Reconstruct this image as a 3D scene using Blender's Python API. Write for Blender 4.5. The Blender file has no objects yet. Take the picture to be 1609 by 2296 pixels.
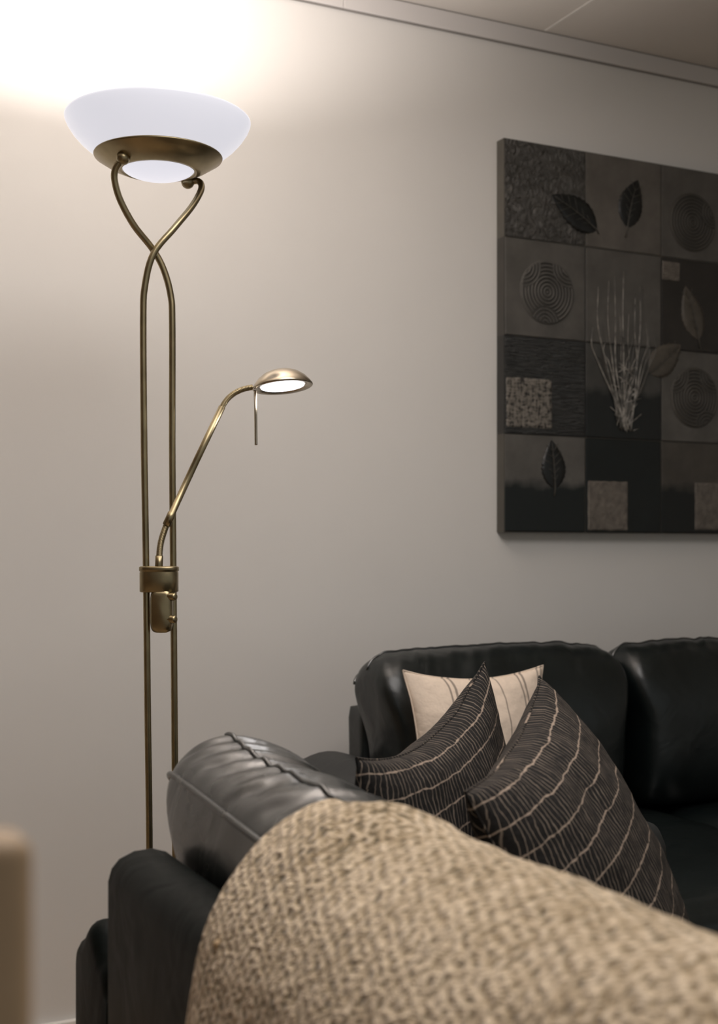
import bpy, bmesh, math, random
from mathutils import Vector, Matrix, noise

random.seed(4)
S = bpy.context.scene
COL = S.collection
PI = math.pi

# ---------------------------------------------------------------- camera
cam_data = bpy.data.cameras.new('camera')
cam = bpy.data.objects.new('camera', cam_data)
COL.objects.link(cam)
cam.location = (0.0, -2.74, 1.05)
cam.rotation_euler = (math.radians(90), 0, math.radians(-26))
cam_data.sensor_fit = 'VERTICAL'
cam_data.sensor_height = 36.0
cam_data.sensor_width = 36.0
cam_data.lens = 2836.0 / 2296.0 * 36.0
cam_data.shift_y = 92.0 / 2296.0
cam_data.clip_start = 0.02
cam_data.dof.use_dof = True
cam_data.dof.focus_distance = 1.95
cam_data.dof.aperture_fstop = cam_data.lens / 9.0
S.camera = cam

# ---------------------------------------------------------------- world, exposure
W = bpy.data.worlds.new('world')
S.world = W
W.use_nodes = True
bg = W.node_tree.nodes['Background']
bg.inputs['Color'].default_value = (0.96, 1.0, 0.98, 1)
bg.inputs['Strength'].default_value = 0.29
S.view_settings.view_transform = 'Standard'
S.view_settings.look = 'None'
S.view_settings.exposure = 0.0
S.view_settings.gamma = 1.0
S.view_settings.use_curve_mapping = False

UP_W = 21.0        # uplighter bulb
UP_SPREAD = 142    # degrees
CEIL_W = 23.0      # ceiling lamp of the room, over the camera
BOWL_E = 0.70      # glow of the lit glass bowl
READ_W = 0.25      # reading head

LX, LY = 0.6362, -0.6582      # foot of the floor lamp


def area(name, loc, rot, size, watts, color, parent=None, shape='DISK'):
    d = bpy.data.lights.new(name, 'AREA')
    d.shape = shape
    d.size = size
    d.energy = watts
    d.color = color
    o = bpy.data.objects.new(name, d)
    COL.objects.link(o)
    o.location = loc
    o.rotation_euler = rot
    if parent:
        o.parent = parent
    return o


room_light = area('ceiling_lamp_light', (0.75, -1.9, 2.37), (0, 0, 0), 1.3, CEIL_W, (1.0, 0.95, 0.92))


# ---------------------------------------------------------------- node helpers
class NT:
    def __init__(self, name):
        self.m = bpy.data.materials.new(name)
        self.m.use_nodes = True
        self.t = self.m.node_tree
        self.b = self.t.nodes['Principled BSDF']

    def n(self, typ, **kw):
        nd = self.t.nodes.new(typ)
        for k, v in kw.items():
            setattr(nd, k, v)
        return nd

    def l(self, a, b):
        self.t.links.new(a, b)

    def math(self, op, a, b=None, c=None):
        nd = self.n('ShaderNodeMath', operation=op)
        for i, v in enumerate((a, b, c)):
            if v is None:
                continue
            if isinstance(v, (int, float)):
                nd.inputs[i].default_value = v
            else:
                self.l(v, nd.inputs[i])
        return nd.outputs[0]

    def noise(self, vec, scale, detail=2.0, rough=0.5, dist=0.0):
        nd = self.n('ShaderNodeTexNoise')
        nd.inputs['Scale'].default_value = scale
        nd.inputs['Detail'].default_value = detail
        nd.inputs['Roughness'].default_value = rough
        nd.inputs['Distortion'].default_value = dist
        if vec is not None:
            self.l(vec, nd.inputs['Vector'])
        return nd.outputs['Fac']

    def ramp(self, fac, stops):
        nd = self.n('ShaderNodeValToRGB')
        cr = nd.color_ramp
        while len(cr.elements) < len(stops):
            cr.elements.new(0.5)
        for e, (p, c) in zip(cr.elements, stops):
            e.position = p
            e.color = (*c, 1)
        self.l(fac, nd.inputs[0])
        return nd.outputs[0]

    def mix(self, fac, a, b):
        nd = self.n('ShaderNodeMix', data_type='RGBA')
        if isinstance(fac, (int, float)):
            nd.inputs[0].default_value = fac
        else:
            self.l(fac, nd.inputs[0])
        for s, v in ((6, a), (7, b)):
            if isinstance(v, tuple):
                nd.inputs[s].default_value = (*v, 1)
            else:
                self.l(v, nd.inputs[s])
        return nd.outputs[2]

    def bump(self, h, strength, dist, normal=None):
        nd = self.n('ShaderNodeBump')
        nd.inputs['Strength'].default_value = strength
        nd.inputs['Distance'].default_value = dist
        self.l(h, nd.inputs['Height'])
        if normal is not None:
            self.l(normal, nd.inputs['Normal'])
        return nd.outputs[0]

    def obj(self):
        return self.n('ShaderNodeTexCoord').outputs['Object']

    def uv(self):
        return self.n('ShaderNodeTexCoord').outputs['UV']

    def sep(self, v):
        nd = self.n('ShaderNodeSeparateXYZ')
        self.l(v, nd.inputs[0])
        return nd.outputs

    def scale(self, v, s):
        nd = self.n('ShaderNodeMapping')
        nd.inputs['Scale'].default_value = s
        self.l(v, nd.inputs['Vector'])
        return nd.outputs[0]

    def set(self, **kw):
        for k, v in kw.items():
            i = self.b.inputs[k.replace('_', ' ')]
            if isinstance(v, (int, float)):
                i.default_value = v
            elif isinstance(v, tuple):
                i.default_value = (*v, 1) if len(v) == 3 else v
            else:
                self.l(v, i)
        return self


def plain(name, color, rough=0.6, metal=0.0, var=0.08, scale=18.0, bump=0.0, bscale=300.0, spec=0.5):
    k = NT(name)
    ob = k.obj()
    nz = k.noise(ob, scale, 3)
    c0 = tuple(v * (1 - var) for v in color)
    c1 = tuple(min(1, v * (1 + var)) for v in color)
    k.set(Base_Color=k.ramp(nz, [(0.3, c0), (0.7, c1)]), Roughness=rough, Metallic=metal)
    k.b.inputs['Specular IOR Level'].default_value = spec
    if bump:
        k.set(Normal=k.bump(k.noise(ob, bscale, 3), bump, 0.002))
    return k.m


def leather_material(name, color, rough=0.36, spec=0.5, ior=1.5):
    k = NT(name)
    ob = k.obj()
    nz = k.noise(ob, 7, 3)
    k.set(Base_Color=k.ramp(nz, [(0.3, tuple(v * 0.8 for v in color)), (0.7, tuple(v * 1.25 for v in color))]))
    r = k.n('ShaderNodeMapRange')
    k.l(k.noise(ob, 14, 3), r.inputs[0])
    r.inputs[3].default_value = rough - 0.06
    r.inputs[4].default_value = rough + 0.10
    k.l(r.outputs[0], k.b.inputs['Roughness'])
    big = k.bump(k.noise(ob, 13, 2, 0.5, 0.8), 0.25, 0.012)
    k.b.inputs['Specular IOR Level'].default_value = spec
    k.b.inputs['IOR'].default_value = ior
    v = k.n('ShaderNodeTexVoronoi')
    v.inputs['Scale'].default_value = 420
    k.l(ob, v.inputs['Vector'])
    k.set(Normal=k.bump(v.outputs['Distance'], 0.10, 0.001, big))
    return k.m


def brass_material(name, color, rough):
    k = NT(name)
    ob = k.obj()
    st = k.noise(k.scale(ob, (60, 60, 900)), 1.0, 2)
    k.set(Base_Color=k.ramp(k.noise(ob, 30, 2), [(0.3, tuple(v * 0.85 for v in color)), (0.7, tuple(v * 1.1 for v in color))]),
          Metallic=1.0, Roughness=rough, Normal=k.bump(st, 0.06, 0.001))
    return k.m


def glow_material(name, color, strength, base=(0.25, 0.25, 0.26)):
    k = NT(name)
    nz = k.noise(k.obj(), 9, 2)
    k.set(Base_Color=k.ramp(nz, [(0.3, tuple(v * 0.97 for v in base)), (0.7, base)]), Roughness=0.35)
    k.b.inputs['Emission Color'].default_value = (*color, 1)
    k.b.inputs['Emission Strength'].default_value = strength
    return k.m


def feather_material():
    k = NT('feather_print_cotton')
    uv = k.uv()
    s = k.sep(uv)
    n1 = k.math('SUBTRACT', k.noise(uv, 14, 2), 0.5)
    n2 = k.math('SUBTRACT', k.noise(uv, 55, 2), 0.5)
    n3 = k.math('SUBTRACT', k.noise(k.scale(uv, (1, 0.4, 1)), 60, 1), 0.5)
    v = k.math('ADD', k.math('DIVIDE', s[1], 0.036), k.math('ADD', k.math('MULTIPLY', n1, 0.30), k.math('MULTIPLY', n2, 0.12)))
    fr = k.math('FRACT', v)
    dv = k.math('ABSOLUTE', k.math('SUBTRACT', fr, 0.5))          # 0 on a vein, 0.5 halfway between two
    wv = k.math('ADD', -0.015, k.math('MULTIPLY', k.noise(uv, 130, 2), 0.11))
    vein = k.math('SMOOTH_MIN', 1.0, k.math('MAXIMUM', 0.0, k.math('MULTIPLY', k.math('SUBTRACT', wv, dv), 38.0)), 0.01)
    u = k.math('ADD', k.math('DIVIDE', s[0], 0.0075),
               k.math('ADD', k.math('MULTIPLY', fr, 1.1), k.math('ADD', k.math('MULTIPLY', n3, 1.1), k.math('MULTIPLY', n1, 2.0))))
    du = k.math('ABSOLUTE', k.math('SUBTRACT', k.math('FRACT', u), 0.5))
    wu = k.math('ADD', -0.02, k.math('MULTIPLY', k.noise(uv, 60, 2), 0.24))
    rib = k.math('SMOOTH_MIN', 1.0, k.math('MAXIMUM', 0.0, k.math('MULTIPLY', k.math('SUBTRACT', wu, du), 16.0)), 0.01)
    dark = k.ramp(k.noise(uv, 200, 2), [(0.3, (0.011, 0.0105, 0.010)), (0.7, (0.022, 0.020, 0.019))])
    c = k.mix(k.math('MULTIPLY', rib, 0.85), dark, (0.24, 0.195, 0.155))
    c = k.mix(vein, c, (0.33, 0.26, 0.205))
    weave = k.noise(uv, 900, 1)
    k.set(Base_Color=c, Roughness=0.85,
          Normal=k.bump(weave, 0.15, 0.001, k.bump(k.noise(uv, 22, 3), 0.35, 0.01)))
    k.b.inputs['Specular IOR Level'].default_value = 0.2
    return k.m


def stripe_material():
    k = NT('striped_linen')
    uv = k.uv()
    s = k.sep(uv)
    n1 = k.math('MULTIPLY', k.math('SUBTRACT', k.noise(uv, 10, 2), 0.5), 0.012)
    u = k.math('ADD', s[0], n1)
    col = (0.80, 0.67, 0.55)
    c = k.ramp(k.noise(uv, 160, 2), [(0.3, tuple(v * 0.94 for v in col)), (0.7, col)])
    for x0, w in ((0.085, 0.0028), (0.098, 0.0035), (0.152, 0.0025), (0.163, 0.0025), (0.205, 0.0022),
                  (0.262, 0.003), (0.275, 0.0035), (0.315, 0.0025), (0.326, 0.0025), (0.36, 0.002)):
        d = k.math('ABSOLUTE', k.math('SUBTRACT', u, x0))
        f = k.math('MINIMUM', 1.0, k.math('MAXIMUM', 0.0, k.math('MULTIPLY', k.math('SUBTRACT', w, d), 700.0)))
        c = k.mix(k.math('MULTIPLY', f, 0.8), c, (0.20, 0.165, 0.14))
    k.set(Base_Color=c, Roughness=0.9, Normal=k.bump(k.noise(uv, 500, 2), 0.2, 0.001, k.bump(k.noise(uv, 25, 3), 0.5, 0.01)))
    k.b.inputs['Specular IOR Level'].default_value = 0.15
    return k.m


def throw_material():
    k = NT('loose_woven_wool')
    uv = k.uv()
    n = k.n('ShaderNodeTexNoise')
    n.inputs['Scale'].default_value = 30
    n.inputs['Detail'].default_value = 3
    k.l(uv, n.inputs['Vector'])
    vm = k.n('ShaderNodeVectorMath', operation='MULTIPLY_ADD')
    k.l(n.outputs['Color'], vm.inputs[0])
    vm.inputs[1].default_value = (0.012, 0.012, 0)
    k.l(uv, vm.inputs[2])
    rot = k.n('ShaderNodeMapping')
    rot.inputs['Rotation'].default_value = (0, 0, 0.5)
    k.l(vm.outputs[0], rot.inputs['Vector'])
    t1 = k.noise(k.scale(rot.outputs[0], (55, 175, 1)), 1.0, 2, 0.45)
    t2 = k.noise(k.scale(rot.outputs[0], (175, 55, 1)), 1.0, 2, 0.45)
    rs = k.sep(rot.outputs[0])
    su = k.math('SINE', k.math('MULTIPLY', rs[0], PI / 0.0092))
    sv = k.math('SINE', k.math('MULTIPLY', rs[1], PI / 0.0070))
    knots = k.math('ADD', 0.5, k.math('MULTIPLY', k.math('MULTIPLY', su, sv), 0.5))
    th = k.math('MULTIPLY', k.math('SUBTRACT', k.math('MAXIMUM', t1, t2), 0.42), 3.2)
    h = k.math('ADD', k.math('MULTIPLY', knots, 0.42), k.math('MULTIPLY', th, 0.58))
    fine = k.noise(uv, 260, 3)
    patch = k.noise(uv, 7, 4, 0.6)
    hh = k.math('ADD', k.math('MULTIPLY', h, 0.62), k.math('ADD', k.math('MULTIPLY', fine, 0.22), k.math('MULTIPLY', patch, 0.42)))
    c = k.ramp(hh, [(0.34, (0.12, 0.090, 0.042)), (0.51, (0.36, 0.265, 0.155)), (0.66, (0.62, 0.49, 0.335)), (0.80, (0.76, 0.62, 0.45))])
    k.set(Base_Color=c, Roughness=0.95, Normal=k.bump(hh, 1.0, 0.009))
    k.b.inputs['Specular IOR Level'].default_value = 0.1
    k.b.inputs['Sheen Weight'].default_value = 0.25
    k.b.inputs['Sheen Roughness'].default_value = 0.6
    return k.m


WALL = plain('wall_paint', (0.755, 0.74, 0.715), 0.85, var=0.015, scale=3, bump=0.05, bscale=240, spec=0.2)
TRIM = plain('trim_paint', (0.70, 0.675, 0.66), 0.6, var=0.01, scale=5, spec=0.3)
CEIL = plain('ceiling_board', (0.76, 0.725, 0.68), 0.8, var=0.02, scale=3, spec=0.2)
SEAMW = plain('seam_strip_white', (0.9, 0.88, 0.84), 0.5, var=0.01)
WALLTAN = plain('tan_panelling', (0.22, 0.145, 0.085), 0.6, var=0.1, scale=5)
SHADE_LINE = plain('shade_line_grey', (0.27, 0.255, 0.24), 0.8)  # grey standing in for the shade along the trim edges
FLOORM = plain('floor_laminate', (0.42, 0.31, 0.20), 0.5, var=0.2, scale=6)
LEATHER = leather_material('dark_green_leather', (0.0055, 0.0085, 0.0085), 0.33, 0.62)
LEATHER3 = leather_material('glossed_leather', (0.0060, 0.0085, 0.0088), 0.26, 0.95, 1.75)  # same leather, gloss raised to brighten the sheen on cushions and seams
LEATHER_ARM = leather_material('matt_grey_black_leather', (0.022, 0.024, 0.024), 0.50, 0.4)
LEATHER2 = leather_material('dark_leather_side', (0.0034, 0.0052, 0.0047), 0.47, 0.09)
WOODLEG = plain('dark_stained_wood', (0.03, 0.02, 0.014), 0.4)
BRASS = brass_material('antique_brass', (0.36, 0.295, 0.175), 0.34)
NICKEL = brass_material('satin_brass', (0.50, 0.43, 0.33), 0.27)
BOWL = glow_material('opal_glass_lit', (0.93, 0.92, 1.0), BOWL_E)
DOME = glow_material('opal_dome_lit', (0.92, 0.91, 1.0), 0.78)
LED = glow_material('reading_diffuser_lit', (0.90, 0.91, 1.0), 3.0)
FEATHER = feather_material()
STRIPE = stripe_material()
THROW = throw_material()


# ---------------------------------------------------------------- object helpers
def link(name, bm, mat, parent=None, smooth=True, loc=None):
    me = bpy.data.meshes.new(name)
    bm.normal_update()
    bm.to_mesh(me)
    bm.free()
    mats = mat if isinstance(mat, (list, tuple)) else [mat]
    for m in mats:
        me.materials.append(m)
    if smooth:
        for p in me.polygons:
            p.use_smooth = True
    o = bpy.data.objects.new(name, me)
    COL.objects.link(o)
    if parent:
        o.parent = parent
    if loc is not None:
        o.location = loc
    return o


def tag(o, label, cat, group=None):
    o['label'] = label
    o['category'] = cat
    if group:
        o['group'] = group
    return o


def thing(name, label, cat, loc=(0, 0, 0), rz=0.0):
    o = bpy.data.objects.new(name, None)
    o.empty_display_size = 0.1
    COL.objects.link(o)
    o.location = loc
    o.rotation_euler = (0, 0, rz)
    return tag(o, label, cat)


def structure(o):
    o['kind'] = 'structure'
    return o


def box_bm(x0, x1, y0, y1, z0, z1, bevel=0.0, seg=3):
    bm = bmesh.new()
    bmesh.ops.create_cube(bm, size=1.0)
    for v in bm.verts:
        v.co = Vector((x0 + (v.co.x + 0.5) * (x1 - x0), y0 + (v.co.y + 0.5) * (y1 - y0), z0 + (v.co.z + 0.5) * (z1 - z0)))
    if bevel:
        bmesh.ops.bevel(bm, geom=bm.edges[:], offset=bevel, segments=seg, profile=0.5, affect='EDGES')
    return bm


def catmull(pts, n=10, closed=False):
    P = [Vector(p) for p in pts]
    out = []
    m = len(P)
    rng = range(m if closed else m - 1)
    for i in rng:
        if closed:
            a, b, c, d = P[(i - 1) % m], P[i], P[(i + 1) % m], P[(i + 2) % m]
        else:
            b, c = P[i], P[i + 1]
            a = P[i - 1] if i else b + (b - c)
            d = P[i + 2] if i + 2 < m else c + (c - b)
        for k in range(n):
            t = k / n
            out.append(0.5 * ((2 * b) + (c - a) * t + (2 * a - 5 * b + 4 * c - d) * t * t + (3 * b - a - 3 * c + d) * t ** 3))
    if not closed:
        out.append(P[-1])
    return out


def tube_bm(path, radius, seg=14, cap=True, bm=None):
    """round tube; radius may be a number or f(t)"""
    bm = bm or bmesh.new()
    path = [Vector(p) for p in path]
    N = len(path)
    rings = []
    t0 = (path[1] - path[0]).normalized()
    up = Vector((0, 0, 1)) if abs(t0.z) < 0.9 else Vector((1, 0, 0))
    nrm = t0.cross(up).normalized()
    for i, p in enumerate(path):
        t = (path[min(i + 1, N - 1)] - path[max(i - 1, 0)]).normalized()
        nrm = (nrm - t * nrm.dot(t)).normalized()
        bi = t.cross(nrm)
        r = radius(i / (N - 1)) if callable(radius) else radius
        rings.append([bm.verts.new(p + (nrm * math.cos(a) + bi * math.sin(a)) * r) for a in [2 * PI * k / seg for k in range(seg)]])
    for a, b in zip(rings, rings[1:]):
        for k in range(seg):
            bm.faces.new((a[k], a[(k + 1) % seg], b[(k + 1) % seg], b[k]))
    if cap:
        bm.faces.new(rings[0][::-1])
        bm.faces.new(rings[-1])
    return bm


def lathe_bm(profile, seg=64, close=False, bm=None):
    """profile of (r, z) turned about the z axis"""
    bm = bm or bmesh.new()
    rings = []
    for r, z in profile:
        if r < 1e-6:
            rings.append([bm.verts.new((0, 0, z))])
        else:
            rings.append([bm.verts.new((r * math.cos(2 * PI * k / seg), r * math.sin(2 * PI * k / seg), z)) for k in range(seg)])
    prs = list(zip(rings, rings[1:]))
    if close:
        prs.append((rings[-1], rings[0]))
    for a, b in prs:
        for k in range(seg):
            k2 = (k + 1) % seg
            if len(a) == 1 and len(b) == 1:
                continue
            if len(a) == 1:
                bm.faces.new((a[0], b[k2], b[k]))
            elif len(b) == 1:
                bm.faces.new((a[k], a[k2], b[0]))
            else:
                bm.faces.new((a[k], a[k2], b[k2], b[k]))
    bmesh.ops.recalc_face_normals(bm, faces=bm.faces[:])
    return bm


def cath(points, n=8):
    return [(p.x, p.y) for p in catmull([(a, b, 0) for a, b in points], n)]


def prism_bm(poly, axis, a0, a1, bevel=0.012, seg=3):
    """extrude a closed 2-D polygon along an axis ('x': poly is (y,z); 'y': poly is (x,z))"""
    bm = bmesh.new()

    def mk(a, p):
        return bm.verts.new((a, p[0], p[1]) if axis == 'x' else (p[0], a, p[1]))
    r0 = [mk(a0, p) for p in poly]
    r1 = [mk(a1, p) for p in poly]
    m = len(poly)
    f0 = bm.faces.new(r0)
    f1 = bm.faces.new(r1[::-1])
    for i in range(m):
        bm.faces.new((r0[i], r1[i], r1[(i + 1) % m], r0[(i + 1) % m]))
    bmesh.ops.recalc_face_normals(bm, faces=bm.faces[:])
    if bevel:
        ed = list(set(list(f0.edges) + list(f1.edges)))
        bmesh.ops.bevel(bm, geom=ed, offset=bevel, segments=seg, profile=0.5, affect='EDGES')
    return bm


# ---------------------------------------------------------------- the room
structure(link('floor', box_bm(-1.6, 4.6, -4.6, 0.1, -0.05, 0.0), FLOORM, smooth=False))
structure(link('ceiling', box_bm(-1.6, 4.6, -4.6, 0.1, 2.40, 2.46), CEIL, smooth=False))
structure(link('wall_back', box_bm(-1.6, 4.6, 0.0, 0.1, 0.0, 2.40), WALL, smooth=False))
structure(link('wall_left', box_bm(-1.7, -1.6, -4.6, 0.1, 0.0, 2.40), WALLTAN, smooth=False))
structure(link('wall_right', box_bm(4.6, 4.7, -4.6, 0.1, 0.0, 2.40), WALL, smooth=False))
structure(link('baseboard_back', box_bm(-1.6, 4.6, -0.014, 0.0, 0.0, 0.040, 0.003), SEAMW, smooth=False))
# flat cove board under the ceiling, in lengths, its edge shade painted in as thin grey strips
structure(link('trim_1', box_bm(-1.6, 1.2905, -0.011, 0.0, 2.352, 2.3972, 0.0015, 1), TRIM, smooth=False))
structure(link('trim_2', box_bm(1.2915, 4.6, -0.011, 0.0, 2.352, 2.3972, 0.0015, 1), TRIM, smooth=False))
structure(link('trim_7', box_bm(-1.6, 4.6, -0.006, 0.0, 2.3495, 2.3522), SHADE_LINE, smooth=False))
structure(link('trim_8', box_bm(-1.6, 4.6, -0.009, 0.0, 2.3970, 2.40), SHADE_LINE, smooth=False))
for i, x in enumerate((-0.535, 0.665, 1.865, 3.065)):
    structure(link('trim_%d' % (i + 3), box_bm(x - 0.003, x + 0.003, -4.6, -0.014, 2.3985, 2.4005), SEAMW, smooth=False))

# ---------------------------------------------------------------- sofas
def wrinkle(p, k=1.0):
    return noise.noise(Vector(p) * k)


WR = 0.0085
CUSH = [(0.060, 0.0), (0.030, 0.05), (0.010, 0.16), (-0.003, 0.26), (0.006, 0.328), (0.035, 0.356), (0.075, 0.368),
        (0.125, 0.358), (0.165, 0.325), (0.192, 0.25), (0.198, 0.16), (0.185, 0.06), (0.150, 0.0), (0.095, -0.012)]


def back_cushion_bm(L, seed, crown=0.0, na=96, taper=0.10, wrk=0.5):
    """long axis x from -L/2 to L/2, section in (y: rear 0 -> front, z)"""
    bm = bmesh.new()
    uvl = bm.loops.layers.uv.new('UVMap')
    sec = catmull([(a, b, 0) for a, b in CUSH], 6, True)
    cy, cz = 0.092, 0.19
    rings = []
    ts = [math.sin((i / na - 0.5) * PI) for i in range(na + 1)]
    ts = [0.55 * t + 0.45 * (2 * i / na - 1) for i, t in enumerate(ts)]
    for t in ts:
        f = max(0.0, 1 - abs(t) ** 17) ** (1 / 3.6)
        f = max(f, 0.015)
        ring = []
        for q in sec:
            y = cy + (q.x - cy) * (0.25 + 0.75 * f if f > 0.02 else f * 12)
            z = cz + (q.y - cz) * (0.35 + 0.65 * f if f > 0.02 else f * 12)
            zz = max(0.0, min(1.0, z / 0.36))
            q_ = max(0.0, min(1.0, (0.90 - zz) / 0.45))
            narrow = 1 - taper * q_ * q_ * (3 - 2 * q_) - 0.025 * max(0, zz - 0.8) / 0.2
            x = t * L / 2 * narrow
            top = max(0.0, (z - 0.28) / 0.09)
            z += crown * top * (1 - t * t)
            # puckers that run across the top, and soft dents in the faces
            s = Vector((x, y, z))
            wr = noise.noise(Vector((x * 24 + seed * 7 - y * 16, y * 6, seed)))
            wr = wr + 0.6 * noise.noise(Vector((x * 52 + seed * 3 - y * 30, y * 9, seed + 4)))
            wr2 = noise.noise(Vector((x * 9 + seed, y * 9, z * 9)))
            d = Vector((0, y - cy, z - cz))
            if d.length > 1e-5:
                d.normalize()
            onp = min(1.0, abs(y - 0.006) / 0.03)
            s += d * (WR * wrk * wr * min(1, top * 1.2) * onp + 0.004 * wr2 * onp)
            ring.append(bm.verts.new(s))
        rings.append(ring)
    m = len(sec)
    kp = min(range(m), key=lambda k: (sec[k].x - 0.006) ** 2 + (sec[k].y - 0.328) ** 2)
    ks = min(range(m), key=lambda k: (sec[k].x - 0.075) ** 2 + (sec[k].y - 0.368) ** 2)
    SEAM_PATHS[:] = [[r[k].co.copy() for r, t in zip(rings, ts) if abs(t) < 0.985] for k in (kp, ks)]
    for a, b in zip(rings, rings[1:]):
        for k in range(m):
            bm.faces.new((a[k], a[(k + 1) % m], b[(k + 1) % m], b[k]))
    bm.faces.new(rings[0][::-1])
    bm.faces.new(rings[-1])
    bmesh.ops.recalc_face_normals(bm, faces=bm.faces[:])
    return bm


SEAM_PATHS = []


def cushion_seams(L, seed, crown, parent):
    """piping along the rear top edge and down the ends; puckered seam along the crown"""
    pp, sp = [list(q) for q in SEAM_PATHS]
    link('piping', tube_bm([p + Vector((0, -0.0012, 0.0012)) for p in pp], 0.0038, 10), LEATHER3, parent)
    link('top_seam', tube_bm([p + Vector((0, 0.0022 * noise.noise(Vector((i * 0.16, seed, 0))), 0.001)) for i, p in enumerate(sp)],
                             0.0026, 8), LEATHER3, parent)


def puff_box_bm(x0, x1, y0, y1, z0, z1, r=0.045, puff=0.012, seed=1, n=22):
    """upholstered block: rounded edges, faces that swell"""
    bm = bmesh.new()
    bmesh.ops.create_cube(bm, size=2.0)
    bmesh.ops.subdivide_edges(bm, edges=bm.edges[:], cuts=n, use_grid_fill=True)
    hx, hy, hz = (x1 - x0) / 2, (y1 - y0) / 2, (z1 - z0) / 2
    c = Vector(((x0 + x1) / 2, (y0 + y1) / 2, (z0 + z1) / 2))
    for v in bm.verts:
        a = v.co.copy()

        def sq(t):
            return math.copysign(abs(t) ** 0.75, t) if abs(t) < 1 else t
        p = Vector((sq(a.x) * hx, sq(a.y) * hy, sq(a.z) * hz))
        i = Vector((max(-hx + r, min(hx - r, p.x)), max(-hy + r, min(hy - r, p.y)), max(-hz + r, min(hz - r, p.z))))
        d = p - i
        if d.length > 1e-6:
            p = i + d.normalized() * r
        q = Vector((a.x, a.y, a.z))
        b = puff * (1 - q.x ** 4) * (1 - q.y ** 4) if abs(q.z) > 0.999 else 0
        p.z += math.copysign(b, q.z)
        if abs(q.y) > 0.999:
            p.y += math.copysign(puff * (1 - q.x ** 4) * (1 - q.z ** 4), q.y)
        w = noise.noise(Vector((p.x * 9 + seed, p.y * 9, p.z * 9)))
        p += p.normalized() * 0.003 * w
        v.co = c + p
    return bm


def arm_poly(w, zt, z0=0.09, crown=0.022, r=0.035):
    """cross-section of an arm: upright sides, softly crowned top; first coordinate 0..w"""
    pts = [(0, z0), (0, zt - r - crown)]
    for i in range(7):
        a = PI - i / 6 * PI / 2
        pts.append((r + r * math.cos(a), zt - r - crown + r * math.sin(a)))
    for i in range(1, 8):
        t = i / 8
        pts.append((r + t * (w - 2 * r), zt - crown + crown * math.sin(PI * t)))
    for i in range(7):
        a = PI / 2 - i / 6 * PI / 2
        pts.append((w - r + r * math.cos(a), zt - r - crown + r * math.sin(a)))
    pts.append((w, z0))
    return pts


# ---- the sofa along the back wall, facing the room
sofa_a = thing('sofa', 'dark green-black leather sofa along the back wall, under the dark tiled picture', 'sofa', (0, 0, 0))
link('base', box_bm(1.10, 2.78, -0.98, -0.20, 0.10, 0.27, 0.012), LEATHER2, sofa_a)
link('back_frame', puff_box_bm(1.222, 2.66, -0.252, -0.168, 0.10, 0.712, 0.018, 0.002, 3, 14), LEATHER, sofa_a)
for (xa, xb, xc) in ((1.03, 1.255, 1.33), (2.58, 2.61, 2.84)):
    bm = bmesh.new()
    w_r, w_f = xb - xa, xc - xa
    ys = [-0.17, -0.172, -0.18, -0.20, -0.24, -0.4, -0.6, -0.8, -0.98, -1.08, -1.125, -1.145, -1.15]
    rings = []
    for y in ys:
        t = (y + 0.17) / -0.98
        w = w_r + (w_f - w_r) * min(1, max(0, (t - 0.25) / 0.45)) if xa < 2 else (w_f if t > 0.5 else w_f)
        e = min(y + 1.15, -0.17 - y)
        f = 0.030 * (1 - math.sqrt(max(0, 1 - (1 - min(1, e / 0.030)) ** 2)))
        zt = 0.618 + 0.026 * t - f * 0.9 - 0.03 * max(0, 0.07 - t) / 0.07
        rings.append([bm.verts.new((xa + f * 0.6 + q[0] * (w - 1.2 * f) / w, y, q[1])) for q in arm_poly(w, zt)])
    m = len(rings[0])
    for a, b in zip(rings, rings[1:]):
        for k in range(m):
            bm.faces.new((a[k], a[(k + 1) % m], b[(k + 1) % m], b[k]))
    bm.faces.new(rings[0])
    bm.faces.new(rings[-1][::-1])
    bmesh.ops.recalc_face_normals(bm, faces=bm.faces[:])
    arm = link('arm', bm, LEATHER_ARM, sofa_a)
    path = []
    for y in [-0.20, -0.3, -0.45, -0.6, -0.8, -1.0, -1.10, -1.135]:
        t = (y + 0.17) / -0.98
        path.append((xa - 0.0005, y, 0.618 + 0.026 * t - 0.050))
    yf = -1.1505
    path += [(xa + 0.02, yf, 0.590), (xa + 0.10, yf, 0.600), (xc - 0.10, yf, 0.600), (xc - 0.03, yf, 0.590)]
    link('seam', tube_bm(catmull(path, 5), 0.0016, 6), LEATHER, arm)
for x0, x1 in ((1.335, 1.95), (1.955, 2.575)):
    link('seat_cushion', puff_box_bm(x0, x1, -1.06, -0.26, 0.272, 0.445, 0.04, 0.012, x0), LEATHER, sofa_a)
for i, (x0, x1, cr) in enumerate(((1.185, 1.835, 0.012), (1.83, 2.50, 0.008))):
    c = link('back_cushion', back_cushion_bm(x1 - x0, i + 2.0, cr), LEATHER, sofa_a, loc=((x0 + x1) / 2, -0.262, 0.462))
    c.rotation_euler = (math.radians(3), 0, PI)
    cushion_seams(x1 - x0, i + 2.0, cr, c)
for x, y in ((1.14, -0.25), (2.74, -0.25), (1.14, -0.93), (2.74, -0.93)):
    link('leg', box_bm(x - 0.03, x + 0.03, y - 0.03, y + 0.03, 0.0, 0.10, 0.004), WOODLEG, sofa_a)

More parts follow.
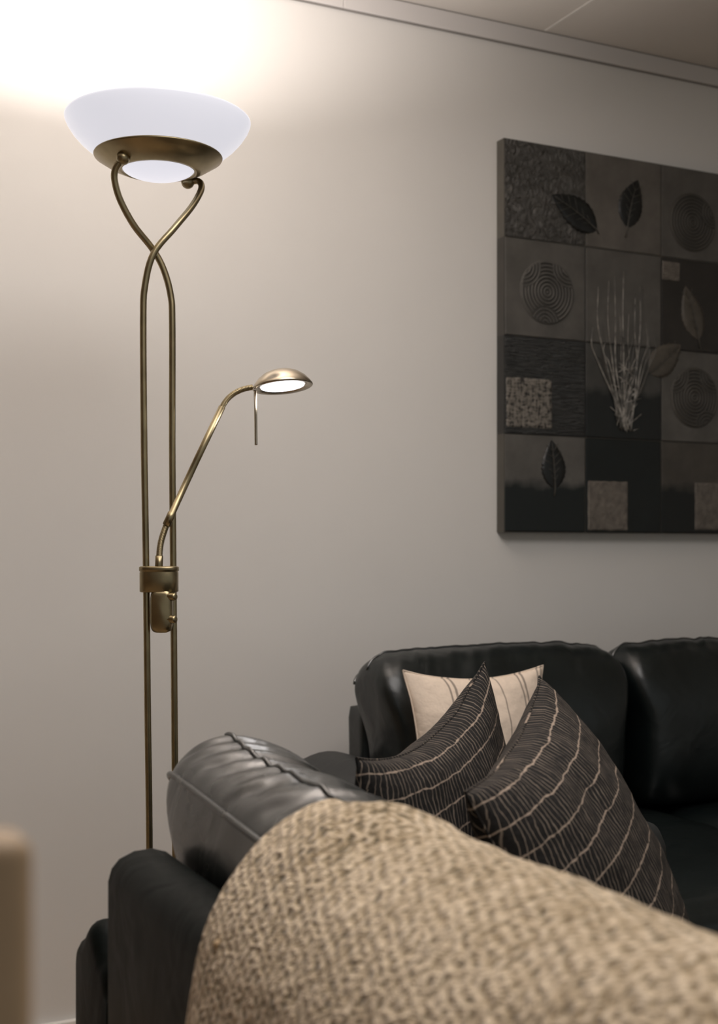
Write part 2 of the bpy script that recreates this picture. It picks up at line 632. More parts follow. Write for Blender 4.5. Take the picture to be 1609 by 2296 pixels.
# ---- the sofa in front, back turned to the left
sofa_b = thing('sofa', 'dark leather sofa seen from behind in front of the floor lamp, carrying the beige throw', 'sofa', (0, 0, 0))
link('base', box_bm(0.38, 1.08, -2.74, -1.24, 0.10, 0.27, 0.012), LEATHER2, sofa_b)
bm = prism_bm([(0.360, 0.09), (0.360, 0.690), (0.364, 0.704), (0.373, 0.714), (0.390, 0.721), (0.410, 0.722), (0.425, 0.717), (0.432, 0.705), (0.434, 0.69), (0.434, 0.09)],
              'y', -2.72, -1.365, 0.012, 4)
link('back_frame', bm, LEATHER2, sofa_b)
for y0, y1 in ((-1.362, -1.20), (-2.90, -2.725)):
    poly = [(y0 + a, z) for a, z in arm_poly(y1 - y0, 0.622, crown=0.030, r=0.04)]
    link('arm', prism_bm(poly, 'x', 0.362, 1.12, 0.02, 4), LEATHER2, sofa_b)
for y0, y1 in ((-2.04, -1.37), (-2.72, -2.045)):
    link('seat_cushion', puff_box_bm(0.45, 1.10, y0, y1, 0.272, 0.445, 0.04, 0.012, y0), LEATHER, sofa_b)
for i, (y0, y1) in enumerate(((-1.97, -1.252), (-2.66, -1.975))):
    c = link('back_cushion', back_cushion_bm(y1 - y0, i + 5.3, 0.0, 120, 0.30, 1.1), LEATHER3, sofa_b, loc=(0.441, (y0 + y1) / 2, 0.443 if i == 0 else 0.405))
    c.rotation_euler = (0, math.radians(4.6) if i == 0 else 0, -PI / 2)
    cushion_seams(y1 - y0, i + 5.3, 0.0, c)
for x, y in ((0.42, -1.28), (1.04, -1.28), (0.42, -2.7), (1.04, -2.7)):
    link('leg', box_bm(x - 0.03, x + 0.03, y - 0.03, y + 0.03, 0.0, 0.10, 0.004), WOODLEG, sofa_b)

# ---------------------------------------------------------------- floor lamp (origin at its foot)
lamp = thing('floor_lamp', 'antique brass floor lamp with lit white glass bowl and a swing-out reading arm', 'lamp', (LX, LY, 0))
link('base', lathe_bm(cath([(0.0, 0.0), (0.13, 0.0), (0.132, 0.012), (0.11, 0.022), (0.05, 0.03), (0.0, 0.032)], 5)), BRASS, lamp)
rod_a = [(-0.0150, -0.0038, 0.02), (-0.0165, -0.0031, 0.5293), (-0.0192, -0.0017, 0.7783), (-0.0219, -0.0004, 1.0425), (-0.0247, 0.0009, 1.2311),
         (-0.0260, 0.0016, 1.4424), (-0.0239, -0.0017, 1.5023), (-0.0112, -0.0090, 1.5559), (0.0238, -0.0116, 1.6019),
         (0.0577, -0.0003, 1.6436), (0.0790, 0.0144, 1.6760), (0.0850, 0.0250, 1.6935), (0.0805, 0.0330, 1.7015), (0.0684, 0.0390, 1.7000)]
rod_b = [(0.0315, 0.0012, 0.02), (0.0305, 0.0018, 0.5233), (0.0291, 0.0025, 0.7752), (0.0271, 0.0035, 1.0424), (0.0257, 0.0041, 1.2332),
         (0.0257, 0.0041, 1.4393), (0.0230, 0.0055, 1.4928), (0.0098, 0.0063, 1.5374), (-0.0102, 0.0050, 1.5685),
         (-0.0444, -0.0061, 1.6007), (-0.0692, -0.0130, 1.6372), (-0.0805, -0.0186, 1.6677), (-0.0808, -0.0251, 1.6859), (-0.0719, -0.0339, 1.7008)]
for pts in (rod_a, rod_b):
    link('pole', tube_bm(catmull(pts, 10), 0.0057, 16), BRASS, lamp)
ring = link('bowl_ring', lathe_bm([(0.060, 1.7010), (0.0615, 1.6985), (0.066, 1.6990), (0.085, 1.7070), (0.1075, 1.7215), (0.1085, 1.7235), (0.1075, 1.7250),
                                   (0.084, 1.7105), (0.066, 1.7030)], 96, True), BRASS, lamp)
link('bowl', lathe_bm([(0.100, 1.7220), (0.1065, 1.7262), (0.118, 1.7345), (0.132, 1.7465), (0.144, 1.7600), (0.1525, 1.7730), (0.1560, 1.7815),
                       (0.1562, 1.7850), (0.1548, 1.7862), (0.1532, 1.7845), (0.1490, 1.7735), (0.1405, 1.7605), (0.129, 1.7480), (0.115, 1.7365), (0.1, 1.7265)], 96, True), BOWL, lamp)
link('glass_dome', lathe_bm(cath([(0.0, 1.6860), (0.02, 1.6868), (0.04, 1.6905), (0.055, 1.6965), (0.062, 1.7030)], 6), 64), DOME, lamp)
for p in ((-0.0709, -0.0355, 1.7020), (0.0655, 0.0405, 1.6995)):
    bm = bmesh.new()
    bmesh.ops.create_uvsphere(bm, u_segments=24, v_segments=16, radius=0.0116, matrix=Matrix.Translation(p))
    tube_bm([(p[0], p[1], p[2]), (p[0] * 1.06, p[1] * 1.06, p[2] + 0.016)], 0.006, 14, True, bm)
    link('ball_joint', bm, BRASS, lamp)

rx, ry = 0.899, -0.438      # direction in which clamp and reading arm are set
# clamp: an oval collar around both poles, a tongue below it with two round knobs
def oval(cx, cy, a, b, z0, z1, bev, lip=False):
    bm = bmesh.new()
    prof = [(0.94, z0), (1.0, z0 + bev), (1.0, z1 - 0.011), (0.985, z1 - 0.010), (0.985, z1 - 0.0085), (1.03, z1 - 0.0075), (1.03, z1 - bev), (0.97, z1)] if lip else \
           [(0.90, z0), (1.0, z0 + bev), (1.0, z1 - bev), (0.94, z1)]
    rings = []
    for s, z in prof:
        ring = []
        for k in range(48):
            t = 2 * PI * k / 48
            ca, sa = math.cos(t), math.sin(t)
            ex = math.copysign(abs(ca) ** 0.75, ca) * a * s
            ey = math.copysign(abs(sa) ** 0.75, sa) * b * s
            ring.append(bm.verts.new((cx + ex * rx - ey * ry, cy + ex * ry + ey * rx, z)))
        rings.append(ring)
    for q, w in zip(rings, rings[1:]):
        for k in range(48):
            bm.faces.new((q[k], q[(k + 1) % 48], w[(k + 1) % 48], w[k]))
    bm.faces.new(rings[0][::-1])
    bm.faces.new(rings[-1])
    return bm


clamp = link('clamp', oval(0.0012, 0.0, 0.0325, 0.0245, 0.9835, 1.0275, 0.0015, True), BRASS, lamp)
bm = bmesh.new()
rings = []
for dd, s in ((0.0, 1.0), (-0.020, 1.0), (-0.024, 0.9), (-0.026, 0.75)):
    ring = []
    for k in range(40):
        t = 2 * PI * k / 40
        px = math.copysign(abs(math.cos(t)) ** 0.5, math.cos(t)) * 0.0185 * s
        pz = math.copysign(abs(math.sin(t)) ** 0.42, math.sin(t)) * 0.037 * s
        cx, cy = 0.0070, -0.0025
        ring.append(bm.verts.new((cx + px * rx + dd * -ry * 0.99, cy + px * ry + dd * rx, 0.9525 + pz)))
    rings.append(ring)
for q, w in zip(rings, rings[1:]):
    for k in range(40):
        bm.faces.new((q[k], q[(k + 1) % 40], w[(k + 1) % 40], w[k]))
bm.faces.new(rings[0][::-1])
bm.faces.new(rings[-1])
bmesh.ops.recalc_face_normals(bm, faces=bm.faces[:])
tongue = link('switch_box', bm, BRASS, lamp)
for zk in (0.9765, 0.9385):
    c0 = Vector((0.0105, -0.0245, zk))
    dr = Vector((0.55, -0.835, 0)).normalized()
    k_ = tube_bm([c0, c0 + dr * 0.004, c0 + dr * 0.012, c0 + dr * 0.0145, c0 + dr * 0.0158],
                 lambda t: (0.0088, 0.0068, 0.0066, 0.0055, 0.0025)[min(4, int(round(t * 4)))], 18)
    link('dimmer_knob', k_, BRASS, tongue)

# reading arm: sleeve, flexible neck, straight tube, flexible neck, head
def flex_bm(pts, r, n):
    path = catmull(pts, max(2, n))
    N = len(path) - 1
    fine = []
    for i in range(N):
        for j in range(4):
            fine.append(path[i].lerp(path[i + 1], j / 4))
    fine.append(path[-1])
    M_ = len(fine) - 1
    return tube_bm(fine, lambda t: r * (1.0 if int(round(t * M_)) % 4 in (1, 2) else 0.84), 14)


link('sleeve', tube_bm([(-0.0040, -0.0148, 1.010), (-0.0036, -0.0150, 1.030), (-0.0031, -0.0152, 1.0455)], 0.0066, 18), BRASS, lamp)
link('flexible_neck', flex_bm([(-0.0031, -0.0152, 1.0440), (-0.0022, -0.0156, 1.0570), (-0.0002, -0.0165, 1.0700), (0.0035, -0.0183, 1.0840), (0.0082, -0.0206, 1.0985)], 0.0058, 8), BRASS, lamp)
link('reading_tube', tube_bm([(0.0078, -0.0204, 1.0970), (0.0125, -0.0227, 1.1080), (0.0165, -0.0248, 1.1178), (0.0167, -0.0249, 1.1182), (0.0531, -0.0426, 1.2058), (0.0923, -0.0617, 1.2969)],
                             lambda t: 0.0072 if t < 0.45 else 0.0058, 18), BRASS, lamp)
link('flexible_neck', flex_bm([(0.0915, -0.0613, 1.2950), (0.0965, -0.0638, 1.3045), (0.1030, -0.0669, 1.3130), (0.1120, -0.0713, 1.3205), (0.1240, -0.0771, 1.3265), (0.1390, -0.0845, 1.3300)], 0.0052, 7), BRASS, lamp)
head = bpy.data.objects.new('reading_head', None)
hb = lathe_bm([(0.0, 0.0285), (0.008, 0.0282), (0.019, 0.0262), (0.030, 0.0218), (0.040, 0.0145), (0.047, 0.0065), (0.0510, 0.0), (0.0512, -0.0018), (0.0500, -0.0028),
               (0.046, -0.0022), (0.040, -0.0012), (0.0395, 0.0008), (0.0, 0.0008)], 64)
head = link('reading_head', hb, NICKEL, lamp, loc=(0.1838, -0.1065, 1.3318))
face = Vector((-0.40, -0.72, 0)).normalized()     # underside turned a little to the viewer
axis = Vector((0, 0, 1)) + Vector((-0.055, 0.138, 0))
head.rotation_mode = 'QUATERNION'
head.rotation_quaternion = axis.normalized().to_track_quat('Z', 'Y')
link('diffuser', lathe_bm([(0.0, -0.0016), (0.030, -0.0014), (0.0370, -0.0008), (0.0370, 0.0004), (0.0, 0.0004)], 48), LED, head)
link('vent_hole', lathe_bm([(0.0, 0.0), (0.0035, 0.0), (0.0052, 0.0006), (0.0062, 0.0), (0.0062, -0.002), (0.0, -0.002)], 24), NICKEL, head, loc=(-0.026, -0.006, 0.0225)).rotation_euler = (0.15, -0.65, 0)
link('handle_stick', tube_bm([(0.1390, -0.0950, 1.3235), (0.1396, -0.0955, 1.28), (0.1400, -0.0958, 1.2330), (0.1401, -0.0959, 1.2315)], 0.0025, 12), NICKEL, lamp)
area('bulb_light', (0, 0, 1.740), (PI, 0, 0), 0.16, UP_W, (1.0, 0.91, 0.86), lamp).data.spread = math.radians(UP_SPREAD)
rl = area('reading_light', (0, 0, -0.004), (0, 0, 0), 0.07, READ_W, (1.0, 0.97, 0.95), head)

# ---------------------------------------------------------------- picture of tiles on the wall
art = thing('wall_picture', 'large dark panel of square relief tiles hung on the back wall above the sofa', 'picture', (1.726, 0.0, 1.103))
TS = 0.2485
SIDE = [plain('panel_side_pale', (0.115, 0.108, 0.092), 0.6), plain('panel_side_mid', (0.060, 0.056, 0.050), 0.6),
        plain('panel_side_dark', (0.034, 0.033, 0.031), 0.6), plain('panel_side_grey', (0.085, 0.080, 0.068), 0.6)]
bm = bmesh.new()
for r in range(4):
    b2 = box_bm(0, 4 * TS, -0.034, -0.001, r * TS, (r + 1) * TS)
    tmp = bpy.data.meshes.new('tmp')
    b2.to_mesh(tmp)
    b2.free()
    n0 = len(bm.faces)
    bm.from_mesh(tmp)
    bpy.data.meshes.remove(tmp)
    bm.faces.ensure_lookup_table()
    for f in bm.faces[n0:]:
        f.material_index = (3, 2, 1, 0)[r]
link('panel', bm, SIDE, art, smooth=False)


def tile_mat(name, c, kind='plain', c2=None):
    k = NT(name)
    ob = k.obj()
    nz = k.noise(ob, 11, 4, 0.6)
    a = tuple(v * 0.75 for v in c)
    b = tuple(v * 1.25 for v in c)
    col = k.ramp(nz, [(0.3, a), (0.7, b)])
    if c2:
        zz = k.sep(ob)[2]
        e = k.math('ADD', zz, k.math('MULTIPLY', k.math('SUBTRACT', k.noise(ob, 18, 2), 0.5), 0.05))
        f = k.math('MINIMUM', 1.0, k.math('MAXIMUM', 0.0, k.math('ADD', 0.5, k.math('MULTIPLY', e, 40.0))))
        col = k.mix(f, c2, col)
    k.set(Base_Color=col, Roughness=0.42)
    if kind == 'crackle':
        k.set(Normal=k.bump(k.noise(ob, 42, 4, 0.6, 1.2), 1.0, 0.03))
    elif kind == 'ripple':
        k.set(Normal=k.bump(k.noise(k.scale(ob, (14, 1, 110)), 1.6, 2, 0.5, 1.0), 0.9, 0.012))
    else:
        k.set(Normal=k.bump(k.noise(ob, 20, 3), 0.2, 0.004))
    return k.m


G1 = (0.058, 0.054, 0.048)
T_CR = tile_mat('tile_crackled', (0.0870, 0.0841, 0.0783), 'crackle')
T_GR = tile_mat('tile_taupe', (0.1189, 0.1087, 0.0957))
T_GR2 = tile_mat('tile_grey', (0.0986, 0.0928, 0.0841))
T_DK = tile_mat('tile_brown_black', (0.0290, 0.0261, 0.0232))
T_RP = tile_mat('tile_rippled', (0.0406, 0.0421, 0.0421), 'ripple')
T_BK = tile_mat('tile_black_green', (0.006, 0.009, 0.009))
T_HZ = tile_mat('tile_two_tone', (0.1015, 0.0957, 0.0870), 'plain', (0.007, 0.010, 0.010))
T_HZ2 = tile_mat('tile_taupe_black', (0.0653, 0.0580, 0.0493), 'plain', (0.007, 0.009, 0.009))
T_MIX = tile_mat('tile_dark_lower', (0.0580, 0.0565, 0.0522), 'plain', (0.012, 0.014, 0.014))
grid = [[T_CR, T_GR, T_GR2, T_DK],
        [T_GR2, T_GR2, T_DK, T_GR],
        [T_RP, T_MIX, T_GR2, T_RP],
        [T_HZ, T_BK, T_HZ2, T_GR]]
for r in range(4):
    for c in range(4):
        z = (3.5 - r) * TS
        x = (c + 0.5) * TS
        h = TS / 2 - 0.0016
        link('tile', box_bm(-h, h, -0.003, 0.0, -h, h, 0.0022, 2), grid[r][c], art, smooth=False, loc=(x, -0.034, z))
FY = -0.0370    # front of the tiles

LEAFD = plain('leaf_dark', (0.009, 0.010, 0.010), 0.4, var=0.4, scale=40, bump=0.4, bscale=120)
LEAFT = plain('leaf_taupe', (0.085, 0.074, 0.060), 0.5, var=0.15, scale=40, bump=0.4, bscale=120)
VEINM = plain('leaf_vein_grey', (0.075, 0.070, 0.060), 0.5)
RELM = plain('carved_disc_grey', (0.088, 0.083, 0.075), 0.75, var=0.15)
GROOVE = plain('groove_dark', (0.030, 0.028, 0.025), 0.8)  # darker colour for the grooves between the carved rings
RELD = plain('carved_disc_dim', (0.066, 0.061, 0.053), 0.75, var=0.15)
PATCH = plain('patch_taupe', (0.135, 0.118, 0.100), 0.6, var=0.25, scale=60, bump=0.6, bscale=90)
PATCHW = None
ROOTM = plain('root_silvery', (0.26, 0.245, 0.22), 0.25, var=0.75, scale=45)
ROOTD = plain('root_grey', (0.085, 0.08, 0.07), 0.35, var=0.4, scale=25)


def leaf(cx, cz, length, width, ang, mat, stem=0.03, bend=0.0):
    """embossed leaf on the panel; ang = direction of the tip in the panel plane"""
    bm = bmesh.new()
    ca, sa = math.cos(ang), math.sin(ang)

    def put(a, b, y):
        b2 = b + bend * (a * a)
        return (cx + a * ca - b2 * sa, y, cz + a * sa + b2 * ca)
    n = 26
    rows = []
    for i in range(n + 1):
        t = i / n
        w = width / 2 * (math.sin(PI * t ** 0.82) ** 0.85) * (1 - 0.12 * t) * (1 + 0.05 * math.sin(i * 2.4))
        a = (t - 0.5) * length
        rows.append([bm.verts.new(put(a, w * s, FY - 0.0012 - 0.0032 * (1 - abs(s) ** 2) * math.sin(PI * max(0.02, min(.98, t))) + (0.0012 if abs(s) < 0.1 else 0))) for s in (-1, -0.66, -0.33, -0.05, 0.05, 0.33, 0.66, 1)])
        rows[-1].append(rows[-1][0])
    for p, q in zip(rows, rows[1:]):
        for k in range(7):
            try:
                bm.faces.new((p[k], p[k + 1], q[k + 1], q[k]))
            except ValueError:
                pass
    # give it a body down to the tile
    ret = bmesh.ops.extrude_face_region(bm, geom=bm.faces[:])
    for v in ret['geom']:
        if isinstance(v, bmesh.types.BMVert):
            v.co.y = FY + 0.0005
    bmesh.ops.remove_doubles(bm, verts=bm.verts[:], dist=1e-5)
    bmesh.ops.recalc_face_normals(bm, faces=bm.faces[:])
    lf = link('leaf', bm, mat, art)
    vb = bmesh.new()
    tube_bm([put(-length / 2 - stem, 0.004, FY - 0.001), put(-length / 2, 0, FY - 0.002), put(-length * 0.2, 0, FY - 0.0042), put(length * 0.1, 0, FY - 0.0042), put(length * 0.44, 0, FY - 0.002)],
            lambda t: 0.0022 * (1 - 0.75 * t), 6, True, vb)
    for j in range(5):
        t = -0.34 + j * 0.15
        for s in (-1, 1):
            w = width * 0.36 * math.sin(PI * (t + 0.5))
            tube_bm([put(t * length, 0, FY - 0.0042), put((t + 0.1) * length, s * w * 0.6, FY - 0.0036), put((t + 0.16) * length, s * w, FY - 0.0016)], 0.0007, 5, True, vb)
    link('leaf_vein', vb, VEINM, lf)


def carved_disc(cx, cz, rad, mat, lobes):
    bm = bmesh.new()
    nr, na = 88, 144
    rings, groove = [], []
    for i in range(nr + 1):
        r = rad * i / nr
        ring = []
        groove.append([])
        for k in range(na):
            t = 2 * PI * k / na
            x, z = r * math.cos(t), r * math.sin(t)
            best = math.hypot(x, z)
            ph = best
            for (lx, lz, lr) in lobes:
                d = math.hypot(x - lx * rad, z - lz * rad)
                if d < lr * rad:
                    ph = d
            per = rad * 0.115
            groove[-1].append(math.cos(2 * PI * ph / per) < -0.45)
            h = 0.0030 * (0.5 + 0.5 * math.cos(2 * PI * ph / per))
            edge = max(0.0, min(1.0, (rad - r) / (rad * 0.05)))
            ring.append(bm.verts.new((cx + x, FY - 0.0004 - (0.0022 + h) * edge, cz + z)))
        rings.append(ring)
    for i, (p, q) in enumerate(zip(rings, rings[1:])):
        for k in range(na):
            f = bm.faces.new((p[k], p[(k + 1) % na], q[(k + 1) % na], q[k]))
            f.material_index = 1 if groove[i][k] and i < nr - 4 else 0
    bmesh.ops.remove_doubles(bm, verts=bm.verts[:], dist=1e-6)
    bmesh.ops.recalc_face_normals(bm, faces=bm.faces[:])
    link('carved_disc', bm, [mat, GROOVE], art)


LOB = [(-0.85, 0.72, 0.62), (0.80, 0.80, 0.62), (-0.1, -0.98, 0.55)]
carved_disc(0.128, 0.615, 0.083, RELM, LOB)
carved_disc(0.603, 0.848, 0.080, RELD, [(0.9, 0.4, 0.55)])
carved_disc(0.610, 0.371, 0.083, RELD, [(-0.85, 0.72, 0.62), (0.80, 0.80, 0.62), (0.5, -0.9, 0.5)])
leaf(0.395, 0.877, 0.135, 0.082, math.radians(75), LEAFD, 0.028, -1.2)
leaf(0.215, 0.833, 0.160, 0.088, math.radians(152), LEAFD, 0.01, 0.6)
leaf(0.147, 0.175, 0.125, 0.078, math.radians(95), LEAFD, 0.02)
leaf(0.602, 0.602, 0.150, 0.080, math.radians(108), LEAFT, 0.025)
leaf(0.510, 0.470, 0.135, 0.085, math.radians(38), LEAFT, 0.005)


def patch(x0, x1, z0, z1, weave, mat):
    bm = bmesh.new()
    nx, nz_ = 40, 40
    vs = []
    for i in range(nx + 1):
        row = []
        for j in range(nz_ + 1):
            x = x0 + (x1 - x0) * i / nx
            z = z0 + (z1 - z0) * j / nz_
            jx = 0.0015 * noise.noise(Vector((x * 60, z * 60, 1.0)))
            jz = 0.0015 * noise.noise(Vector((x * 60, z * 60, 7.0)))
            h = 0.002 + 0.001 * noise.noise(Vector((x * 90, z * 90, 3.0)))
            if weave:
                h += 0.0012 * math.sin(z * 2 * PI / 0.0075) * (1 if (int((x - x0) / 0.011) + int((z - z0) / 0.011)) % 2 else 0.1)
                h += 0.0010 * math.sin(x * 2 * PI / 0.010) * noise.noise(Vector((x * 25, z * 25, 11)))
            if i in (0, nx) or j in (0, nz_):
                h = -0.0004
            row.append(bm.verts.new((x + jx, FY - h, z + jz)))
        vs.append(row)
    for i in range(nx):
        for j in range(nz_):
            bm.faces.new((vs[i][j], vs[i + 1][j], vs[i + 1][j + 1], vs[i][j + 1]))
    bmesh.ops.recalc_face_normals(bm, faces=bm.faces[:])
    link('patch', bm, mat, art)


def weave_mat():
    k = NT('patch_woven')
    ob = k.obj()
    br = k.n('ShaderNodeTexNoise')
    br.inputs['Scale'].default_value = 1.0
    br.inputs['Detail'].default_value = 3
    k.l(k.scale(ob, (55, 1, 150)), br.inputs['Vector'])
    b2 = k.noise(k.scale(ob, (150, 1, 45)), 1.0, 3)
    f = k.math('MULTIPLY', br.outputs['Fac'], b2)
    k.set(Base_Color=k.ramp(f, [(0.17, (0.02, 0.018, 0.016)), (0.24, (0.15, 0.135, 0.115)), (0.36, (0.21, 0.19, 0.165))]), Roughness=0.6,
          Normal=k.bump(f, 0.6, 0.004))
    return k.m


PATCHW = weave_mat()
patch(0.004, 0.143, 0.265, 0.392, True, PATCHW)
patch(0.255, 0.385, 0.006, 0.136, False, PATCH)
patch(0.500, 0.560, 0.684, 0.734, True, PATCH)
patch(0.612, 0.735, 0.010, 0.140, True, PATCH)


# the root: stems fanning up from a knotted foot, across two tiles
rb = bmesh.new()
db = bmesh.new()
foot = (0.375, 0.275)
rnd = random.Random(9)
for i in range(24):
    tx = 0.272 + 0.0085 * i + rnd.uniform(-0.005, 0.005)
    tz = rnd.uniform(0.52, 0.70) - 0.5 * abs(tx - 0.37)
    midx = foot[0] + (tx - foot[0]) * 0.75 + rnd.uniform(-0.014, 0.014)
    pts = [(foot[0] + rnd.uniform(-0.02, 0.02), FY - 0.003, foot[1] + rnd.uniform(-0.005, 0.02)),
           (foot[0] + (tx - foot[0]) * 0.40 + rnd.uniform(-0.01, 0.01), FY - 0.004, foot[1] + 0.07 + rnd.uniform(-0.01, 0.02)),
           (midx, FY - 0.003, foot[1] + 0.17), (tx + rnd.uniform(-0.006, 0.006), FY - 0.002, (tz + foot[1] + 0.17) / 2), (tx, FY - 0.0005, tz)]
    r0 = rnd.uniform(0.0013, 0.0030)
    tube_bm(catmull(pts, 6), lambda t, r0=r0: r0 * (1 - 0.72 * t), 7, True, rb if i % 2 == 0 else db)
for i in range(36):
    a = rnd.uniform(0.15, PI - 0.15)
    l = rnd.uniform(0.02, 0.07)
    p0 = (foot[0] + rnd.uniform(-0.03, 0.03), FY - 0.004, foot[1] + rnd.uniform(-0.01, 0.16) ** 1.0)
    p1 = (p0[0] + l * math.cos(a), FY - 0.003, p0[2] + l * math.sin(a) * 0.8)
    tube_bm([p0, ((p0[0] + p1[0]) / 2 + rnd.uniform(-.004, .004), FY - 0.005, (p0[2] + p1[2]) / 2), p1], lambda t: 0.0017 * (1 - 0.6 * t), 6, True, rb)
root = link('root_relief', rb, ROOTM, art)
link('thin_stems', db, ROOTD, root)


# ---------------------------------------------------------------- cushions
def pillow(name, A, B, D, thick, mat, label, group, seed, c=0.10, pin=0.6, ctop=None):
    """A, B: the two upper corners; D: direction of the side edge (downwards, length = height)"""
    A, B, D = Vector(A), Vector(B), Vector(D)
    ex = (B - A)
    w = ex.length
    ex.normalize()
    h = D.length
    dy = (D - ex * D.dot(ex)).normalized()
    nn = ex.cross(dy).normalized()
    shear = D.dot(ex) / D.dot(dy)
    h = D.dot(dy)
    ctr0 = (A + B) / 2 + D / 2
    bm = bmesh.new()
    uvl = bm.loops.layers.uv.new('UVMap')
    n = 56
    sheets = []
    for side in (1, -1):
        sh = []
        for i in range(n + 1):
            row = []
            for j in range(n + 1):
                u, v = 2 * i / n - 1, 2 * j / n - 1
                u = math.copysign(abs(u) ** 0.85, u)
                v = math.copysign(abs(v) ** 0.85, v)
                x = u * w / 2 * (1 - c * (1 - v * v) * abs(u) ** 1.5)
                y = v * h / 2 * (1 - (ctop if ctop is not None and v < 0 else c) * (1 - u * u) * abs(v) ** 1.5)
                th = thick / 2 * ((1 - u * u) ** pin) * ((1 - v * v) ** pin)
                z = side * th
                # gathers near the edge and soft dents
                e = (1 - max(abs(u), abs(v)))
                z += 0.005 * noise.noise(Vector((x * 16 + seed, y * 16, side))) * min(1, e * 5)
                z += 0.0022 * noise.noise(Vector((x * 70 + seed, y * 70, side * 3))) * min(1, e * 8) * math.exp(-e * 4)
                z += 0.006 * noise.noise(Vector((u * 3 + seed, v * 3, 5))) * (u * u + v * v) * 0.5
                row.append((Vector((x + shear * y, y, z)), (u * 0.5 + 0.5) * w, (v * 0.5 + 0.5) * h))
            sh.append(row)
        sheets.append(sh)
    vmap = {}

    def vert(side, i, j):
        if i in (0, n) or j in (0, n):
            key = (0, i, j)
        else:
            key = (side, i, j)
        if key not in vmap:
            p = sheets[0 if side == 1 else 1][i][j][0].copy()
            vmap[key] = bm.verts.new(p)
        return vmap[key]
    for si, side in ((0, 1), (1, -1)):
        for i in range(n):
            for j in range(n):
                q = [(i, j), (i + 1, j), (i + 1, j + 1), (i, j + 1)]
                if side == -1:
                    q = q[::-1]
                f = bm.faces.new([vert(side, a, b) for a, b in q])
                for lp, (a, b) in zip(f.loops, q):
                    lp[uvl].uv = (sheets[si][a][b][1] + (0 if si else 0.47), sheets[si][a][b][2])
    bmesh.ops.recalc_face_normals(bm, faces=bm.faces[:])
    o = link(name, bm, mat)
    M = Matrix((ex, dy, nn)).transposed().to_4x4()
    M.translation = ctr0
    o.matrix_world = M
    tag(o, label, 'cushion', group)
    # stitched edge as a part
    eb = bmesh.new()
    loop = []
    s0 = sheets[0]
    for i in range(n):
        loop.append(s0[i][0][0])
    for j in range(n):
        loop.append(s0[n][j][0])
    for i in range(n, 0, -1):
        loop.append(s0[i][n][0])
    for j in range(n, 0, -1):
        loop.append(s0[0][j][0])
    loop.append(loop[0])
    tube_bm([p * 0.999 for p in loop], 0.0018, 6, False, eb)
    uvl2 = eb.loops.layers.uv.new('UVMap')
    for f in eb.faces:
        for lp in f.loops:
            lp[uvl2].uv = (lp.vert.co.x + w / 2, lp.vert.co.y + h / 2)
    link('edge_seam', eb, mat, o)
    return o


pillow('throw_pillow', (0.632, -1.435, 0.815), (0.949, -1.199, 0.895), Vector((0.025, -0.035, -0.40)), 0.15, FEATHER,
       'dark feather-print cushion left of its twin, nearer the lamp', 'dark feather-print cushions', 1.3, 0.04, 0.5, 0.22)
pillow('throw_pillow', (0.680, -1.600, 0.800), (0.962, -1.320, 0.885), Vector((0.19, -0.075, -0.40)), 0.17, FEATHER,
       'dark feather-print cushion on the right, in front of its twin and largest', 'dark feather-print cushions', 6.1, 0.03, 0.5, 0.10)
pillow('throw_pillow', (1.190, -0.500, 0.815), (1.526, -0.500, 0.812), Vector((0.0, -0.07, -0.36)), 0.13, STRIPE,
       'cream cushion with thin grey stripes against the far sofa back', None, 3.7, 0.13)

# ---------------------------------------------------------------- beige throw over the near sofa back
SEC = [(0.338, 0.30), (0.340, 0.45), (0.343, 0.56), (0.351, 0.637), (0.362, 0.697), (0.374, 0.730), (0.396, 0.768), (0.422, 0.799), (0.460, 0.823), (0.505, 0.834),
       (0.545, 0.824), (0.585, 0.797), (0.620, 0.750), (0.645, 0.69), (0.662, 0.62), (0.668, 0.54), (0.668, 0.48)]


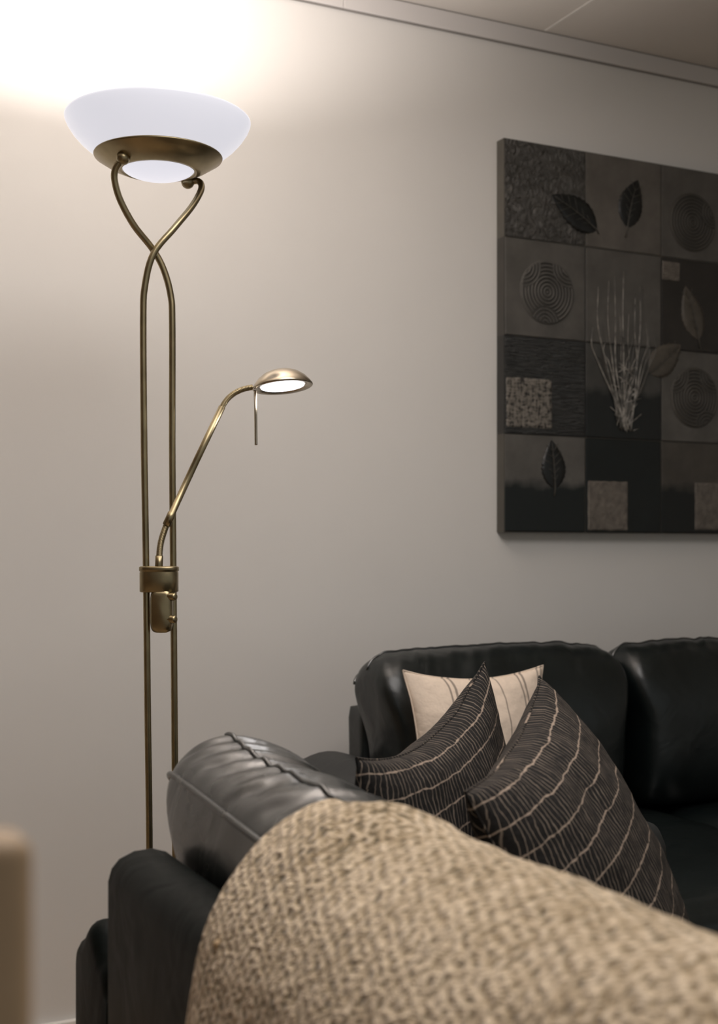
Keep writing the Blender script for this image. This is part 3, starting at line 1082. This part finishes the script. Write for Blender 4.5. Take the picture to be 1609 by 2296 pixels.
def throw_bm():
    bm = bmesh.new()
    uvl = bm.loops.layers.uv.new('UVMap')
    sec = catmull([(a, b, 0) for a, b in SEC], 10)
    ln = [0.0]
    for a, b in zip(sec, sec[1:]):
        ln.append(ln[-1] + (b - a).length)
    top = ln[[i for i, q in enumerate(sec) if q.y == max(p.y for p in sec)][0]]
    ny = 200
    rows = []
    for j in range(ny + 1):
        row = []
        for i, q in enumerate(sec):
            s = ln[i] - top
            edge = -1.635 - 0.045 * min(1, max(0, -s) / 0.2) - 0.03 * max(0, s - 0.05) + 0.006 * noise.noise(Vector((s * 9, 2.2, 0)))
            y = edge + (-2.60 - edge) * j / ny
            d = edge - y
            nx_, nz_ = (q.x - 0.50), (q.y - 0.62)
            L_ = math.hypot(nx_, nz_)
            nx_, nz_ = nx_ / L_, nz_ / L_
            # folds: a soft bulge close to the edge, long lazy ripples and small lumps
            o_ = 0.010 * math.exp(-((d - 0.10) / 0.045) ** 2) * math.exp(-((s - 0.02) / 0.12) ** 2)
            o_ += 0.011 * noise.noise(Vector((y * 7 + s * 5, s * 5 - y * 2, 4.0)))
            o_ += 0.0022 * noise.noise(Vector((y * 34, s * 34, 1.0)))
            o_ += 0.0009 * noise.noise(Vector((y * 120, s * 120, 2.0)))
            o_ += -0.008 * math.exp(-(d / 0.012) ** 2)
            if s < -0.2:
                o_ += 0.010 * math.sin(y * 21) * min(1, (-0.2 - s) / 0.2)
            o_ = max(o_, -0.003) + 0.006 * max(0, min(1, (s - 0.02) / 0.05))
            bk = max(0.0, min(1.0, (-0.03 - s) / 0.14))
            bk = bk * bk * (3 - 2 * bk)
            o_ = o_ * (1 - 0.5 * bk) + 0.005 * bk
            row.append((bm.verts.new((q.x + nx_ * o_, y, q.y + nz_ * o_ - 0.017 * max(0, min(1, (q.y - 0.69) / 0.1)))), (s + 0.6, -y - 1.4)))
        rows.append(row)
    for a, b in zip(rows, rows[1:]):
        for k in range(len(sec) - 1):
            q = (a[k], a[k + 1], b[k + 1], b[k])
            f = bm.faces.new([p[0] for p in q])
            for lp, p in zip(f.loops, q):
                lp[uvl].uv = p[1]
    bmesh.ops.recalc_face_normals(bm, faces=bm.faces[:])
    return bm


throw = link('throw_blanket', throw_bm(), THROW)
tag(throw, 'beige loosely woven wool throw draped over the back of the near sofa', 'blanket')
sm = throw.modifiers.new('thickness', 'SOLIDIFY')
sm.thickness = 0.006
sm.offset = -1
tb = bmesh.new()
tube_bm(catmull([(0.3870, -1.715, 0.742), (0.3760, -1.715, 0.728), (0.366, -1.716, 0.717), (0.3585, -1.722, 0.689), (0.350, -1.73, 0.655)], 8), 0.0012, 7, True, tb)
bmesh.ops.create_uvsphere(tb, u_segments=12, v_segments=8, radius=0.0036, matrix=Matrix.Translation((0.3645, -1.716, 0.716)))
link('loose_thread', tb, plain('thread_tan', (0.48, 0.34, 0.20), 0.9), throw)

# ---------------------------------------------------------------- the blurred post close to the camera
WOODP = plain('tan_wood', (0.45, 0.315, 0.19), 0.55, var=0.15, scale=12)
post = link('wooden_post', box_bm(-0.013, 0.013, -0.013, 0.013, 0.0, 0.955, 0.007), WOODP, loc=(0.0755, -2.30, 0))
tag(post, 'slim brown wooden post close to the camera at the lower left edge, out of focus', 'post')
